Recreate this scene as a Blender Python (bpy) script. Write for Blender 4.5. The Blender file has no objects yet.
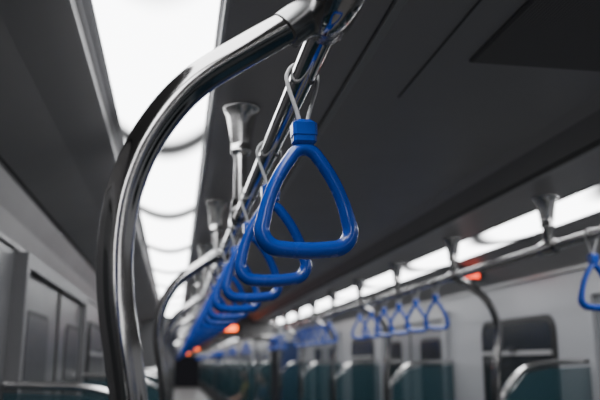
import bpy, math, random
from mathutils import Vector, Matrix
random.seed(4)
C=1.5            # eye height above floor
sc=bpy.context.scene
# ---------------------------------------------------------------- materials
def mat(name,col,rough=.5,metal=0,spec=.5,noise=0,nscale=30,bump=0,emit=None,es=0,alpha=1,coat=0):
    m=bpy.data.materials.new(name); m.use_nodes=True
    nt=m.node_tree; b=nt.nodes['Principled BSDF']
    b.inputs['Base Color'].default_value=(*col,1)
    b.inputs['Roughness'].default_value=rough
    b.inputs['Metallic'].default_value=metal
    b.inputs['Specular IOR Level'].default_value=spec
    b.inputs['Coat Weight'].default_value=coat
    if emit:
        b.inputs['Emission Color'].default_value=(*emit,1); b.inputs['Emission Strength'].default_value=es
    if alpha<1: b.inputs['Alpha'].default_value=alpha
    if noise or bump:
        tc=nt.nodes.new('ShaderNodeTexCoord'); n=nt.nodes.new('ShaderNodeTexNoise')
        n.inputs['Scale'].default_value=nscale; n.inputs['Detail'].default_value=4
        nt.links.new(tc.outputs['Object'],n.inputs['Vector'])
        if noise:
            r=nt.nodes.new('ShaderNodeMapRange')
            r.inputs['To Min'].default_value=max(rough-noise,.02); r.inputs['To Max'].default_value=rough+noise
            nt.links.new(n.outputs['Fac'],r.inputs['Value']); nt.links.new(r.outputs[0],b.inputs['Roughness'])
        if bump:
            bp=nt.nodes.new('ShaderNodeBump'); bp.inputs['Strength'].default_value=bump; bp.inputs['Distance'].default_value=.002
            nt.links.new(n.outputs['Fac'],bp.inputs['Height']); nt.links.new(bp.outputs[0],b.inputs['Normal'])
    return m
M={}
M['chrome']=mat('polished_steel',(.38,.37,.365),.10,1,noise=.03,nscale=14)
M['cone']=mat('brushed_steel',(.62,.61,.60),.20,1,noise=.05,nscale=14)
M['steel']=mat('satin_steel',(.26,.26,.26),.26,1,noise=.05)
M['blue']=mat('blue_plastic',(.004,.06,.42),.26,noise=.05,nscale=40,bump=.04,coat=.25)
M['strap']=mat('grey_strap',(.55,.55,.55),.5,bump=.2,nscale=200)
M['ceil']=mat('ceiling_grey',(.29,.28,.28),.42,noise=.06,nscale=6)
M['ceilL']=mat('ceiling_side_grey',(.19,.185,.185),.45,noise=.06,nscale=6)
M['dark']=mat('dark_gap',(.02,.02,.022),.6,noise=.05)
M['groove']=mat('groove_grey',(.07,.07,.07),.6,noise=.05)
M['trim']=mat('trim_grey',(.30,.30,.30),.35,noise=.05)
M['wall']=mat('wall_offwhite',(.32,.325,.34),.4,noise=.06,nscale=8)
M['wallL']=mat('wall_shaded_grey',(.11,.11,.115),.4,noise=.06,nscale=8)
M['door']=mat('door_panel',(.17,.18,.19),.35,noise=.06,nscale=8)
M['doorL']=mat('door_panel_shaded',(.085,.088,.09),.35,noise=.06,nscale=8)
M['glass']=mat('dark_window_glass',(.014,.017,.019),.2,noise=.02,spec=.35)
M['glassL']=mat('grey_window_glass',(.045,.047,.05),.4,noise=.05,spec=.25)
M['rubber']=mat('black_rubber',(.015,.015,.016),.55,noise=.05)
M['teal']=mat('teal_partition',(.03,.085,.105),.25,noise=.03,alpha=.5)
M['seat']=mat('seat_teal',(.03,.065,.095),.4,noise=.08)
M['blueframe']=mat('blue_frame_panel',(.012,.03,.10),.4,noise=.08)
M['seatbase']=mat('seat_base_grey',(.14,.14,.145),.5,noise=.08)
M['floor']=mat('floor_vinyl',(.16,.155,.15),.45,noise=.15,nscale=60,bump=.1)
M['bellows']=mat('gangway_bellows',(.10,.11,.13),.6,noise=.1)
M['skin']=mat('skin',(.45,.26,.18),.5,noise=.05)
M['hair']=mat('hair',(.015,.012,.01),.5,bump=.6,nscale=90)
M['yellow']=mat('yellow_shirt',(.55,.42,.03),.8,bump=.4,nscale=60)
M['navy']=mat('navy_shirt',(.03,.05,.12),.8,bump=.4,nscale=60)
M['jeans']=mat('dark_trousers',(.02,.025,.04),.8,bump=.4,nscale=60)
M['white']=mat('eye_white',(.7,.7,.7),.3,noise=.02)
def vent_mat():
    m=mat('vent_mesh',(.06,.06,.065),.6); nt=m.node_tree; b=nt.nodes['Principled BSDF']
    tc=nt.nodes.new('ShaderNodeTexCoord'); v=nt.nodes.new('ShaderNodeTexVoronoi'); v.inputs['Scale'].default_value=140; v.inputs['Randomness'].default_value=0
    r=nt.nodes.new('ShaderNodeValToRGB'); r.color_ramp.elements[0].position=.3; r.color_ramp.elements[0].color=(.03,.03,.03,1)
    r.color_ramp.elements[1].position=.4; r.color_ramp.elements[1].color=(.19,.18,.18,1)
    nt.links.new(tc.outputs['Object'],v.inputs['Vector']); nt.links.new(v.outputs['Distance'],r.inputs['Fac']); nt.links.new(r.outputs[0],b.inputs['Base Color'])
    return m
M['vent']=vent_mat()
def light_mat(name,strength,seam_s):
    m=bpy.data.materials.new(name); m.use_nodes=True; nt=m.node_tree; nt.nodes.clear(); L=nt.links
    out=nt.nodes.new('ShaderNodeOutputMaterial'); em=nt.nodes.new('ShaderNodeEmission'); em.inputs['Color'].default_value=(.97,.98,1,1)
    tc=nt.nodes.new('ShaderNodeTexCoord'); sp=nt.nodes.new('ShaderNodeSeparateXYZ'); L.new(tc.outputs['Object'],sp.inputs[0])
    def mth(op,a,b=None,c=None):
        n=nt.nodes.new('ShaderNodeMath'); n.operation=op
        for i,x in enumerate([a,b,c]):
            if x is None: continue
            if isinstance(x,(int,float)): n.inputs[i].default_value=x
            else: L.new(x,n.inputs[i])
        return n.outputs[0]
    x2=mth('MULTIPLY',sp.outputs['X'],sp.outputs['X'])
    s=mth('MULTIPLY_ADD',x2,9.0,sp.outputs['Y'])
    s=mth('SUBTRACT',s,seam_s)
    pp=mth('PINGPONG',s,.54)           # distance to diffuser joint
    r=nt.nodes.new('ShaderNodeMapRange'); r.interpolation_type='SMOOTHSTEP'
    r.inputs['From Min'].default_value=.015; r.inputs['From Max'].default_value=.19
    r.inputs['To Min'].default_value=strength*.012; r.inputs['To Max'].default_value=strength
    L.new(pp,r.inputs['Value']); L.new(r.outputs[0],em.inputs['Strength']); L.new(em.outputs[0],out.inputs[0])
    return m
M['light']=light_mat('lamp_diffuser',10.0,2.22)
def led_mat():
    m=bpy.data.materials.new('led_text'); m.use_nodes=True; nt=m.node_tree; b=nt.nodes['Principled BSDF']
    b.inputs['Base Color'].default_value=(.02,.01,.01,1)
    tc=nt.nodes.new('ShaderNodeTexCoord'); v=nt.nodes.new('ShaderNodeTexNoise'); v.inputs['Scale'].default_value=30
    r=nt.nodes.new('ShaderNodeMapRange'); r.inputs['From Min'].default_value=.35; r.inputs['From Max'].default_value=.5; r.inputs['To Min'].default_value=1.4; r.inputs['To Max'].default_value=6.5
    nt.links.new(tc.outputs['Object'],v.inputs['Vector']); nt.links.new(v.outputs['Fac'],r.inputs['Value'])
    nt.links.new(r.outputs[0],b.inputs['Emission Strength']); b.inputs['Emission Color'].default_value=(1,.13,.015,1)
    return m
M['led']=led_mat()
M['ledred']=mat('led_red',(.02,.005,.005),.4,emit=(1,.07,.025),es=4)
# ---------------------------------------------------------------- mesh builder
class MB:
    def __init__(s): s.v=[];s.f=[];s.m=[];s.sm=[];s.mats=[]
    def mi(s,k):
        if k not in s.mats: s.mats.append(k)
        return s.mats.index(k)
    def add(s,vs,fs,k,smooth=False):
        o=len(s.v); s.v+=[tuple(x) for x in vs]; i=s.mi(k)
        for f in fs: s.f.append(tuple(o+j for j in f)); s.m.append(i); s.sm.append(smooth)
    def box(s,x0,x1,y0,y1,z0,z1,k,bev=0):
        if bev:
            b=bev; vs=[];fs=[]
            def ring(z,i): 
                a=[(x0+i+b,y0+i),(x1-i-b,y0+i),(x1-i,y0+i+b),(x1-i,y1-i-b),(x1-i-b,y1-i),(x0+i+b,y1-i),(x0+i,y1-i-b),(x0+i,y0+i+b)]
                return [(p[0],p[1],z) for p in a]
            vs=ring(z0,b)+ring(z0+b,0)+ring(z1-b,0)+ring(z1,b)
            for r in range(3):
                for j in range(8): fs.append((r*8+j,r*8+(j+1)%8,(r+1)*8+(j+1)%8,(r+1)*8+j))
            fs.append(tuple(reversed(range(8)))); fs.append(tuple(range(24,32)))
            s.add(vs,fs,k); return
        vs=[(x,y,z) for z in(z0,z1) for y in(y0,y1) for x in(x0,x1)]
        s.add(vs,[(0,2,3,1),(4,5,7,6),(0,1,5,4),(2,6,7,3),(0,4,6,2),(1,3,7,5)],k)
    def tube(s,pts,r,k,n=20,closed=False,sub=0,ell=None,up=None):
        P=[Vector(p) for p in pts]
        R=r if isinstance(r,(list,tuple)) else [r]*len(P)
        if sub:
            Q=[];RR=[];N=len(P)
            rng=range(N if closed else N-1)
            for i in rng:
                g=lambda j:(P[j%N] if closed else P[max(0,min(N-1,j))])
                a,b,c,d=g(i-1),g(i),g(i+1),g(i+2)
                for q in range(sub):
                    t=q/sub
                    Q.append(.5*((2*b)+(c-a)*t+(2*a-5*b+4*c-d)*t*t+(3*b-a-3*c+d)*t**3))
                    RR.append(R[i%N]*(1-t)+R[(i+1)%N]*t)
            if not closed: Q.append(P[-1]); RR.append(R[-1])
            P,R=Q,RR
        N=len(P); vs=[];fs=[]
        prev=None
        for i in range(N):
            if closed: t=(P[(i+1)%N]-P[i-1]).normalized()
            else: t=(P[min(i+1,N-1)]-P[max(i-1,0)]).normalized()
            if up is not None: u=Vector(up)
            elif prev is None: u=Vector((0,0,1)) if abs(t.z)<.9 else Vector((0,1,0))
            else: u=prev
            a=(u-t*u.dot(t)).normalized(); b=t.cross(a); prev=a
            e=ell or (1,1)
            for j in range(n):
                an=2*math.pi*j/n
                vs.append(P[i]+a*math.cos(an)*R[i]*e[0]+b*math.sin(an)*R[i]*e[1])
        for i in range(N if closed else N-1):
            for j in range(n):
                fs.append((i*n+j,i*n+(j+1)%n,((i+1)%N)*n+(j+1)%n,((i+1)%N)*n+j))
        s.add(vs,fs,k,True)
        if not closed:
            s.add(vs[:n],[tuple(reversed(range(n)))],k); s.add(vs[-n:],[tuple(range(n))],k)
    def lathe(s,prof,k,origin=(0,0,0),n=28,axis='z'):
        o=Vector(origin); vs=[];fs=[]
        for (r,z) in prof:
            for j in range(n):
                a=2*math.pi*j/n
                if axis=='z': p=Vector((r*math.cos(a),r*math.sin(a),z))
                elif axis=='y': p=Vector((r*math.cos(a),z,r*math.sin(a)))
                else: p=Vector((z,r*math.cos(a),r*math.sin(a)))
                vs.append(o+p)
        for i in range(len(prof)-1):
            for j in range(n): fs.append((i*n+j,i*n+(j+1)%n,(i+1)*n+(j+1)%n,(i+1)*n+j))
        s.add(vs,fs,k,True)
        s.add(vs[:n],[tuple(reversed(range(n)))],k); s.add(vs[-n:],[tuple(range(n))],k)
    def prof_y(s,pts,y0,y1,k,th=0,smooth=False):
        n=len(pts); vs=[(x,y0,z) for x,z in pts]+[(x,y1,z) for x,z in pts]
        s.add(vs,[(i,i+1,n+i+1,n+i) for i in range(n-1)],k,smooth)
    def sphere(s,c,r,k,n=16,sc=(1,1,1)):
        prof=[(max(1e-4,math.sin(math.pi*i/n))*r,-math.cos(math.pi*i/n)*r) for i in range(n+1)]
        o=len(s.v); s.lathe(prof,k,(0,0,0),n=20)
        for i in range(o,len(s.v)):
            v=s.v[i]; s.v[i]=(v[0]*sc[0]+c[0],v[1]*sc[1]+c[1],v[2]*sc[2]+c[2])
    def mesh(s,name):
        me=bpy.data.meshes.new(name); me.from_pydata(s.v,[],s.f)
        for k in s.mats: me.materials.append(M[k])
        me.polygons.foreach_set('material_index',s.m); me.polygons.foreach_set('use_smooth',s.sm)
        me.update(); return me
def put(name,me,loc=(0,0,0),rot=(0,0,0),parent=None):
    if isinstance(me,MB): me=me.mesh(name)
    o=bpy.data.objects.new(name,me); o.location=loc; o.rotation_euler=rot
    sc.collection.objects.link(o)
    if parent: o.parent=parent
    return o
# ---------------------------------------------------------------- shared dims (z relative to floor)
XL,XR=-.54,1.95
ZC=C+.654; ZR=C+.57
RLX,RLZ=.15,C+.36
RRX,RRZ=1.27,C+.388
Y0,Y1=-5.9,10.9
PER=17.5
# --- shell meshes
def shell():
    d={}
    b=MB(); b.box(XL-.03,XR+.03,Y0,Y1,-.05,0,'floor'); d['floor']=b.mesh('floor')
    b=MB()
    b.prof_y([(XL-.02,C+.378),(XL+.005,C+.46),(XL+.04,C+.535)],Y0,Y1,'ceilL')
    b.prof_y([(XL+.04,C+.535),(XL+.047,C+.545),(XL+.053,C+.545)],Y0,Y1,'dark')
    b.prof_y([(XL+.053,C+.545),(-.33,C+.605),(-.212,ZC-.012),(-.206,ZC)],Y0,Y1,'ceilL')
    b.prof_y([(-.206,ZC),(-.206,ZC+.04),(.066,ZC+.04),(.066,ZC)],Y0,Y1,'dark')
    b.prof_y([(.066,ZC),(.069,ZC-.004),(.078,ZC-.004),(.081,ZC)],Y0,Y1,'trim')
    b.prof_y([(.081,ZC),(.374,ZC)],Y0,Y1,'ceil')
    b.prof_y([(.374,ZC),(.374,ZC+.006),(.380,ZC+.006)],Y0,Y1,'groove')
    b.prof_y([(.380,ZC+.006),(.382,ZC-.004),(.398,ZC-.004),(.402,ZC)],Y0,Y1,'trim')
    b.prof_y([(.402,ZC),(1.02,ZC),(1.06,ZC-.016)],Y0,Y1,'ceil')
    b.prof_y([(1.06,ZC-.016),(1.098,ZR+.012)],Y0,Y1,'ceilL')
    b.prof_y([(1.098,ZR+.012),(1.105,ZR+.012),(1.108,ZR)],Y0,Y1,'groove')
    b.prof_y([(1.108,ZR),(1.114,ZR-.004),(1.125,ZR-.004),(1.13,ZR)],Y0,Y1,'trim')
    b.prof_y([(1.13,ZR),(1.34,ZR)],Y0,Y1,'ceil')
    b.prof_y([(1.34,ZR),(1.352,ZR-.003),(1.352,ZR+.04),(1.602,ZR+.04),(1.602,ZR-.003),(1.62,ZR-.003)],Y0,Y1,'dark')
    b.prof_y([(1.62,ZR-.003),(1.78,C+.54),(1.90,C+.48),(1.93,C+.458)],Y0,Y1,'ceilL')  # cove: shade on its down-turned face is put into the darker grey
    b.box(XL-.05,XR+.05,Y0,Y1,ZC+.041,ZC+.09,'dark')
    d['ceiling']=b.mesh('ceiling')
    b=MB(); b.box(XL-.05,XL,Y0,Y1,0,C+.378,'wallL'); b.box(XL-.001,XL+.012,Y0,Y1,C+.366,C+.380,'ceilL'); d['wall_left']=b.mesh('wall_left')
    b=MB(); b.box(XR,XR+.05,Y0,Y1,0,C+.46,'wall'); b.box(1.925,XR+.05,Y0,Y1,C+.445,C+.462,'trim'); d['wall_right']=b.mesh('wall_right')
    b=MB(); b.box(XL,XL+.015,Y0,Y1,0,.12,'seatbase'); d['baseboard_left']=b.mesh('baseboard_left')
    b=MB(); b.box(XR-.015,XR,Y0,Y1,0,.12,'seatbase'); d['baseboard_right']=b.mesh('baseboard_right')
    return d
SH=shell()
def end_wall():
    b=MB(); T=.04
    a0,a1,zt=-.08,1.49,C+.37
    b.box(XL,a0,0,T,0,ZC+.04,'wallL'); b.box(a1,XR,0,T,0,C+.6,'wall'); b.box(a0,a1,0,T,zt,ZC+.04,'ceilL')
    pts=[(a0,-.012,0),(a0,-.012,zt-.12),(a0+.03,-.012,zt-.03),(a0+.12,-.012,zt),(a1-.12,-.012,zt),(a1-.03,-.012,zt-.03),(a1,-.012,zt-.12),(a1,-.012,0)]
    b.tube(pts,.024,'cone',10)
    b.box(a1+.04,a1+.30,-.02,0,0,C+.30,'blueframe')
    return b.mesh('wall_end')
EW=end_wall()
def bellows():
    b=MB(); y=0
    a0,a1,zt=-.12,1.53,C+.41
    n=9; prof=[]
    for i in range(n*2+1):
        prof.append((.62*i/(n*2), .03 if i%2 else 0))
    for i in range(len(prof)-1):
        (ya,da),(yb,db)=prof[i],prof[i+1]
        for (p,q) in [(((a0-da),0),((a0-da),zt+da)),(((a0-da),zt+da),((a1+da),zt+da)),(((a1+da),zt+da),((a1+da),0))]:
            def sh(pt,dd,base): 
                x=pt[0]; z=pt[1]
                x=(a0-dd) if x<.5 else (a1+dd); z=0 if z==0 else zt+dd
                return (x,base,z)
            b.add([sh(p,da,ya),sh(q,da,ya),sh(q,db,yb),sh(p,db,yb)],[(0,1,2,3)],'bellows')
    b.box(a0-.03,a1+.03,0,.62,-.05,.005,'floor')
    return b.mesh('gangway_bellows')
BW=bellows()
def led_sign():
    b=MB(); b.box(-.26,.26,-.05,0,-.05,.05,'rubber',.006); b.box(-.21,.21,-.053,-.051,-.038,.038,'led'); return b.mesh('led_display_sign')
LED=led_sign()
def strips(xw):
    b=MB(); n=8; pts=[(-xw+2*xw*i/n, -.012*(1-((2*i/n-1)**2))) for i in range(n+1)]
    b.prof_y(pts,Y0+.02,Y1-.02,'light',smooth=True)
    return b.mesh('ceiling_light_strip')
SL=strips(.1165); SR=strips(.118)
def support(h):
    b=MB()
    b.lathe([(.050,0),(.050,-.006),(.046,-.010),(.043,-.016),(.041,-.02),(.038,-.03),(.034,-.05),(.030,-.075),(.0265,-.10),(.025,-.112),(.027,-.114),(.027,-.122),(.0215,-.126),(.0165,-.13)],'cone')
    b.lathe([(.0165,-.125),(.0165,-h)],'cone')
    b.lathe([(.0225,-.045),(.0255,-.04),(.0255,.04),(.0225,.045)],'chrome',(0,0,-h),24,'y')
    b.lathe([(.0225,-h+.045),(.0225,-h+.02)],'chrome')
    for a in range(3):
        an=a*2.1+.5; b.sphere((.046*math.cos(an)*.9,.046*math.sin(an)*.9,-.011),.004,'steel',6)
    return b.mesh('rail_support_column')
SUL=support(ZC-RLZ)
def support_r():
    h=ZR-RRZ; b=MB()
    b.lathe([(.045,0),(.045,-.006),(.041,-.010),(.036,-.02),(.030,-.05),(.025,-.08),(.022,-.10),(.024,-.102),(.024,-.11),(.0165,-.114),(.0165,-h)],'cone')
    b.lathe([(.0225,-.045),(.0255,-.04),(.0255,.04),(.0225,.045)],'chrome',(0,0,-h),24,'y')
    return b.mesh('rail_support_column')
SUR=support_r()
def rail():
    b=MB(); b.tube([(0,-5.3,0),(0,-2,0),(0,3,0),(0,7,0),(0,10.3,0)],.0165,'chrome',28)
    for y in (-5.3,10.3): b.sphere((0,y,0),.0168,'chrome',10)
    return b.mesh('overhead_grab_rail')
RAIL=rail()
def pole(zr,sgn):
    b=MB()
    o=[(.02,0),(-.03,-.007),(-.085,-.044),(-.143,-.088),(-.181,-.14),(-.202,-.194),(-.209,-.248),(-.206,-.304),(-.196,-.36),(-.186,-.42),(-.179,-.50),(-.176,-.60),(-.176,-.9)]
    p=[(dx if sgn>0 else -dx,0,dz) for dx,dz in o]
    p.append((p[-1][0],0,-zr+.004))
    b.tube(p[1:],.0172,'chrome',28,sub=8)
    b.tube([(0,0,0),(p[1][0]*.5,0,-.002),(p[1][0]*1.0,0,-.007),(p[1][0]*1.6,0,-.022)],.0208,'steel',28,sub=3)
    b.lathe([(.0205,-.030),(.0225,-.027),(.0225,.027),(.0205,.030)],'steel',(0,0,0),28,'y')
    b.lathe([(.045,-zr),(.045,-zr+.006),(.03,-zr+.014),(.022,-zr+.03),(.018,-zr+.05)],'chrome',(p[-1][0],0,0))
    return b.mesh('curved_grab_pole')
PL=pole(RLZ,1); PR=pole(RRZ,-1)
def handle():
    b=MB()
    def ringpath():
        A=Vector((0,0,-.068)); B=Vector((.0695,0,-.2240)); Cc=Vector((-.0695,0,-.2240))
        pts=[];R=[]
        V=[A,B,Cc]; rad=[.019,.024,.024]; 
        for i in range(3):
            p=V[i]; a=(V[i-1]-p).normalized(); c=(V[(i+1)%3]-p).normalized()
            ang=a.angle(c); d=rad[i]/math.tan(ang/2)
            cen=p+(a+c).normalized()*(rad[i]/math.sin(ang/2))
            s=p+a*d-cen; e=p+c*d-cen
            n=9
            tot=s.angle(e); ax=s.cross(e).normalized()
            for q in range(n+1):
                v=Matrix.Rotation(tot*q/n,3,ax)@s
                pts.append(cen+v)
            nx=V[(i+1)%3]; a2=(p-nx).normalized(); ang2=a2.angle((V[(i+2)%3]-nx).normalized()); d2=rad[(i+1)%3]/math.tan(ang2/2)
            st=p+c*d; en=nx+a2*d2
            mid=(V[0]+V[1]+V[2])/3
            for q in range(1,10):
                t=q/10; pt=st.lerp(en,t); out=(pt-mid); 
                nrm=Vector((-(en-st).z,0,(en-st).x)).normalized()
                if nrm.dot(out)<0: nrm=-nrm
                bow=.0055 if i!=1 else .002
                pts.append(pt+nrm*bow*4*t*(1-t))
        for p in pts:
            t=(-.079-p.z)/.14
            R.append(.0084+.0022*max(0,min(1,(t-.55)/.45)))
        return pts,R
    p,R=ringpath()
    b.tube(p,R,'blue',18,closed=True,ell=(1.15,1.0),up=(0,1,0))
    b.box(-.0150,.0150,-.0120,.0120,-.091,-.058,'blue',.004)
    b.box(-.0160,.0160,-.0130,.0130,-.083,-.059,'blue',.004)
    r=.0205
    path=[(-.004,0,-.064)]
    path+=[(-.0085,0,-.045),(-.0180,0,-.015)]
    for q in range(0,9):
        a=math.pi+ -math.pi*q/8
        path.append((r*math.cos(a),0,r*math.sin(a)))
    path+=[(.0180,0,-.015),(.0085,0,-.045),(.004,0,-.064)]
    b.tube(path,.0025,'strap',10,sub=3,ell=(2.1,1),up=(0,1,0))
    return b.mesh('hanging_grab_handle')
HM=handle()
def partition(x0,x1,ztop,zlow):
    b=MB(); s=1 if x1>x0 else -1
    w=abs(x1-x0)
    pts=[(x0,0,zlow-.10),(x0+s*.004,0,zlow-.03),(x0+s*.03,0,zlow+.02),(x0+s*w*.25,0,ztop-.03),(x0+s*w*.5,0,ztop-.004),(x0+s*w*.75,0,ztop),(x1-s*.01,0,ztop+.006)]
    b.tube([(x0,0,zlow-.25)]+pts,.0135,'cone',16,sub=5)
    g=[(x0+s*.012,.45),(x0+s*.012,zlow-.05),(x0+s*.04,zlow-.005),(x0+s*w*.25,ztop-.055),(x0+s*w*.5,ztop-.03),(x0+s*w*.75,ztop-.025),(x1-s*.01,ztop-.02),(x1-s*.01,.45)]
    n=len(g); vs=[(x,-.008,z) for x,z in g]+[(x,.008,z) for x,z in g]
    fs=[tuple(range(n)),tuple(reversed(range(n,2*n)))]+[(i,(i+1)%n,n+(i+1)%n,n+i) for i in range(n)]
    b.add(vs,fs,'teal')
    b.box(min(x0,x1)+.0,max(x0,x1)-.0,-.02,.02,.02,.46,'seatbase')
    return b.mesh('seat_end_partition')
PTL=partition(-.06,XL,C-.075,C-.16); PTR=partition(1.48,XR,C+.0,C-.13)
def bench(sgn):
    b=MB()
    def bx(x0,x1,*a):
        X0,X1=sorted((x0*sgn,x1*sgn)); b.box(X0,X1,*a)
    bx(.02,.36,0,1.7,.02,.30,'seatbase')
    for i in range(4):
        y=.01+i*.425
        bx(.02,.46,y,y+.405,.40,.45,'seat',.012)
        bx(.02,.44,y+.02,y+.385,.45,.458,'seat',.003)
        bx(.006,.07,y,y+.405,.45,.86,'seat',.012)
    bx(.02,.40,0,1.7,.30,.40,'seatbase')
    return b.mesh('bench_seat')
BL=bench(1); BR=bench(-1)
def rrect(y0,y1,z0,z1,r,n=6):
    P=[]
    for cy,cz,a0 in((y1-r,z1-r,0),(y0+r,z1-r,90),(y0+r,z0+r,180),(y1-r,z0+r,270)):
        for i in range(n+1):
            a=math.radians(a0+90*i/n); P.append((cy+r*math.cos(a),cz+r*math.sin(a)))
    return P
def plate(b,P,x0,x1,k):
    n=len(P); vs=[(x0,y,z) for y,z in P]+[(x1,y,z) for y,z in P]
    b.add(vs,[tuple(range(n)),tuple(reversed(range(n,2*n)))]+[(i,(i+1)%n,n+(i+1)%n,n+i) for i in range(n)],k)
def window(sgn,w,z0,z1,split=True):
    b=MB()
    plate(b,rrect(0,w,z0,z1,.09),0,sgn*.012,'rubber')
    P=rrect(.02,w-.02,z0+.02,z1-.02,.075); b.tube([(sgn*.012,y,z) for y,z in P],.006,'rubber',8,closed=True)
    plate(b,rrect(.035,w-.035,z0+.035,z1-.035,.06),sgn*.012,sgn*.014,'glass' if sgn<0 else 'glassL')
    if split:
        zz=z1-.2
        b.box(*sorted((sgn*.012,sgn*.026)),.03,w-.03,zz-.012,zz+.012,'trim')
        b.box(*sorted((sgn*.012,sgn*.04)),w/2-.05,w/2+.05,zz+.012,zz+.03,'steel',.003)
    return b.mesh('window')
WR=window(-1,.94,C-.58,C+.25); WL=window(1,.94,C-.58,C+.25)
def door(sgn,zt):
    b=MB(); W=1.62
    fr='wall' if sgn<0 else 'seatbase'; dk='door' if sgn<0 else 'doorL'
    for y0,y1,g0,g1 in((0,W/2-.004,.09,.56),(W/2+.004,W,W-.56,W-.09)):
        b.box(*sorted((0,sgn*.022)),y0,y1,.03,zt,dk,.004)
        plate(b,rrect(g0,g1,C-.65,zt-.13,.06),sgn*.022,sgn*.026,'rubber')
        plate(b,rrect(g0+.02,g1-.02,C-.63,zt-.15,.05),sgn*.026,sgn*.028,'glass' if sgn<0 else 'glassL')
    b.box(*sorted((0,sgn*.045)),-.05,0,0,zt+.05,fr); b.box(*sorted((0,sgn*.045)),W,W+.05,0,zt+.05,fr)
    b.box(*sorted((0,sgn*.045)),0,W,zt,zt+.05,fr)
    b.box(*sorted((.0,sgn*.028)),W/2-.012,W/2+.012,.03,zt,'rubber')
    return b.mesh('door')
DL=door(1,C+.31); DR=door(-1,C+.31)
def vent():
    b=MB(); b.box(0,.36,0,1.5,-.006,0,'groove'); b.box(.006,.354,.006,1.494,-.007,-.005,'vent')
    return b.mesh('ceiling_air_vent')
VT=vent()
def seam():
    b=MB(); b.box(-.002,.002,0,1.6,-.0025,0,'groove'); b.box(.002,.005,0,1.6,-.0015,0,'trim'); return b
n_win=0;n_door=0
RH=[2.075]+[3.50+.31*i for i in range(6)]+[6.1+.31*i for i in range(6)]+[8.9+.31*i for i in range(4)]+[-.1,-.45,-.8,-1.15,-3.5,-3.85,-4.2]
LH=[.88+.35*i for i in range(27)]+[.88-.35*i for i in range(3,16)]
for ci in range(3):
    oy=ci*PER
    for k,me in SH.items(): put(k,me,(0,oy,0))
    put('wall_end',EW,(0,oy+Y1,0)); put('wall_end',EW,(0,oy+Y0-.04,0))
    if ci<2: put('gangway_bellows',BW,(0,oy+Y1+.04,0))
    put('led_display_sign',LED,(.67,oy+Y1-.002,C+.48))
    put('ceiling_light_strip',SL,(-.0585,oy,ZC)); put('ceiling_light_strip',SR,(1.477,oy,ZR+.002))
    put('overhead_grab_rail',RAIL,(RLX,oy,RLZ)); put('overhead_grab_rail',RAIL,(RRX,oy,RRZ))
    for k in range(-5,9):
        y=.66+1.17*k
        if -5.3<y<10.3: put('rail_support_column',SUL,(RLX,oy+y,ZC))
    for k in range(-9,9):
        y=2.34+.9*k
        if -5.3<y<10.3: put('rail_support_column',SUR,(RRX,oy+y,ZR))
    for k in range(-3,6):
        y=.70+1.8*k; put('curved_grab_pole',PL,(RLX,oy+y,RLZ)); put('seat_end_partition',PTL,(0,oy+y,0))
    for k in range(-4,5):
        y=3.25+1.8*k; put('curved_grab_pole',PR,(RRX,oy+y,RRZ)); put('seat_end_partition',PTR,(0,oy+y,0))
    for n in (-1,0,1,2):
        put('bench_seat',BL,(XL,oy+.75+3.6*n,0)); n_win+=1; put('window_%d'%n_win,WL,(XL,oy+1.13+3.6*n,0))
    for n in (-2,-1,0,1):
        n_door+=1; put('door_%d'%n_door,DL,(XL,oy+2.59+3.6*n,0))
    for n in (-2,-1,0,1):
        put('bench_seat',BR,(XR,oy+3.30+3.6*n,0)); n_win+=1; put('window_%d'%n_win,WR,(XR,oy+3.58+3.6*n,0))
    for n in (-2,-1,0,1):
        n_door+=1; put('door_%d'%n_door,DR,(XR,oy+5.14+3.6*n,0))
    for y in (-2.9,-.07,6.3): put('ceiling_air_vent',VT,(.62,oy+y,ZC))
    sm=seam().mesh('ceiling_panel_seam')
    for y in (-.9,6.3): put('trim_%d'%(ci*2+(1 if y<0 else 2)),sm,(.533,oy+y+.98,ZC))
    if ci==0:
        for y in LH:
            near=abs(y-.88)<.01
            put('hanging_grab_handle',HM,(RLX,y,RLZ),(random.uniform(-.02,.02) if not near else 0,random.uniform(-.05,-.02) if not near else -.028,random.uniform(-.12,.12) if not near else .04))
        for y in RH: put('hanging_grab_handle',HM,(RRX,y,RRZ),(0,random.uniform(-.02,.02),random.uniform(-.15,.15)))
    else:
        b=MB(); vs=[v.co.copy() for v in HM.vertices]; 
        slots=[m.name for m in HM.materials]
        key={'blue_plastic':'blue','grey_strap':'strap'}
        for (X,Z,YS) in ((RLX,RLZ,LH),(RRX,RRZ,RH)):
            for y in YS:
                for si,sn in enumerate(slots):
                    fs=[tuple(p.vertices) for p in HM.polygons if p.material_index==si]
                    used=sorted({i for f in fs for i in f}); mp={u:i for i,u in enumerate(used)}
                    b.add([(vs[u].x+X,vs[u].y+y,vs[u].z+Z) for u in used],[tuple(mp[i] for i in f) for f in fs],key[sn],True)
        put('hanging_grab_handle_row',b,(0,oy,0))
# side route display over right window
b=MB(); b.box(-.085,.085,-.09,.0,-.03,.03,'rubber',.004); b.box(-.06,.06,-.0925,-.0895,-.018,.018,'ledred')
b.box(-.05,.03,-.07,-.02,.028,.06,'rubber')
put('route_indicator_display',b,(1.71,4.20,C+.505))
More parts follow.
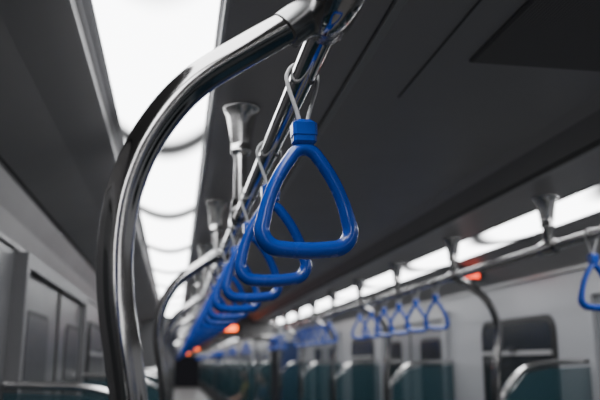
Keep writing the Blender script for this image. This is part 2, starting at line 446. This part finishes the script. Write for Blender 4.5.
# ---------------------------------------------------------------- passengers
def passenger(name,loc,face,shirt):
    root=bpy.data.objects.new(name,None); root.location=loc; root.rotation_euler=(0,0,face); sc.collection.objects.link(root)
    def skin(nm,verts,edges,rad,m,rootv=0):
        me=bpy.data.meshes.new(nm); me.from_pydata(verts,edges,[]); me.materials.append(M[m])
        o=put(nm,me,parent=root); s=o.modifiers.new('skin','SKIN'); s.use_smooth_shade=True
        for i,r in enumerate(rad): me.skin_vertices[0].data[i].radius=(r,r) if not isinstance(r,tuple) else r
        me.skin_vertices[0].data[rootv].use_root=True
        o.modifiers.new('sub','SUBSURF').levels=2; o.modifiers['sub'].render_levels=2
        return o
    skin('torso',[(0,0,.56),(.0,0,.68),(-.01,0,.84),(-.02,0,.97),(-.015,0,1.05),(-.02,.17,.98),(.03,.22,.80),(-.02,-.17,.98),(.03,-.22,.80)],
         [(0,1),(1,2),(2,3),(3,4),(3,5),(5,6),(3,7),(7,8)],[.12,.13,.14,.12,.055,.06,.05,.06,.05],shirt)
    skin('legs',[(0,0,.56),(.08,.10,.55),(.42,.11,.54),(.43,.12,.28),(.42,.12,.07),(.08,-.10,.55),(.42,-.11,.54),(.43,-.12,.28),(.42,-.12,.07)],
         [(0,1),(1,2),(2,3),(3,4),(0,5),(5,6),(6,7),(7,8)],[.11,.09,.065,.055,.042,.09,.065,.055,.042],'jeans')
    for s in(1,-1):
        skin('forearm',[(.03,s*.22,.81),(.14,s*.19,.68),(.27,s*.13,.64)],[(0,1),(1,2)],[.042,.038,.027],'skin')
        hv=[(.26,s*.13,.64),(.34,s*.12,.625)]; he=[(0,1)]; hr=[(.018,.032),(.015,.036)]
        skin('palm',hv,he,hr,'skin')
        for q in range(4):
            yy=s*(.12+(.028-.018*q)); L=[.065,.078,.074,.055][q]
            skin('finger_%d'%(q+1),[(.345,yy,.628),(.345+L*.6,yy,.628),(.345+L,yy,.605)],[(0,1),(1,2)],[.009,.008,.007],'skin')
        skin('thumb',[(.285,s*.10,.63),(.315,s*.075,.625),(.345,s*.068,.615)],[(0,1),(1,2)],[.011,.0095,.008],'skin')
        b=MB(); b.sphere((.47,s*.12,.04),.05,'rubber',12,(2.6,.95,.8)); put('shoe',b,parent=root)
    b=MB()
    b.lathe([(.055,1.04),(.05,1.09),(.052,1.14)],'skin',(-.01,0,0),16)
    b.sphere((.01,0,1.20),.1,'skin',16,(.95,.76,1.18)); b.sphere((.04,0,1.13),.05,'skin',12,(1,.9,.9))
    b.sphere((.11,0,1.185),.014,'skin',8,(1.1,.9,1.6))
    for s in(1,-1):
        b.sphere((.09,s*.032,1.21),.012,'white',8); b.sphere((.10,s*.032,1.21),.006,'hair',8); b.sphere((.0,s*.077,1.195),.02,'skin',8,(.8,.4,1.3))
    b.sphere((.092,0,1.145),.016,'skin',8,(.6,1.4,.4)); b.sphere((-.018,0,1.235),.105,'hair',14,(.98,.82,1.0))
    put('head',b,parent=root)
passenger('seated_passenger',(XR-.25,18.0,0),math.pi,'yellow')
passenger('seated_passenger.001',(XR-.25,14.5,0),math.pi,'navy')
# ---------------------------------------------------------------- world
w=bpy.data.worlds.new('tunnel_dark'); sc.world=w; w.use_nodes=True
w.node_tree.nodes['Background'].inputs[0].default_value=(.01,.01,.012,1); w.node_tree.nodes['Background'].inputs[1].default_value=1
# ---------------------------------------------------------------- camera
cam=bpy.data.cameras.new('cam'); co=bpy.data.objects.new('camera',cam); sc.collection.objects.link(co)
th,ph=math.radians(9.49),math.radians(12.51)
co.location=(0,0,C); co.rotation_euler=(math.pi/2+ph,0,-th)
cam.sensor_width=36; cam.lens=43.8; cam.clip_start=.02
cam.dof.use_dof=True; cam.dof.focus_distance=.93; cam.dof.aperture_fstop=4.8
sc.camera=co
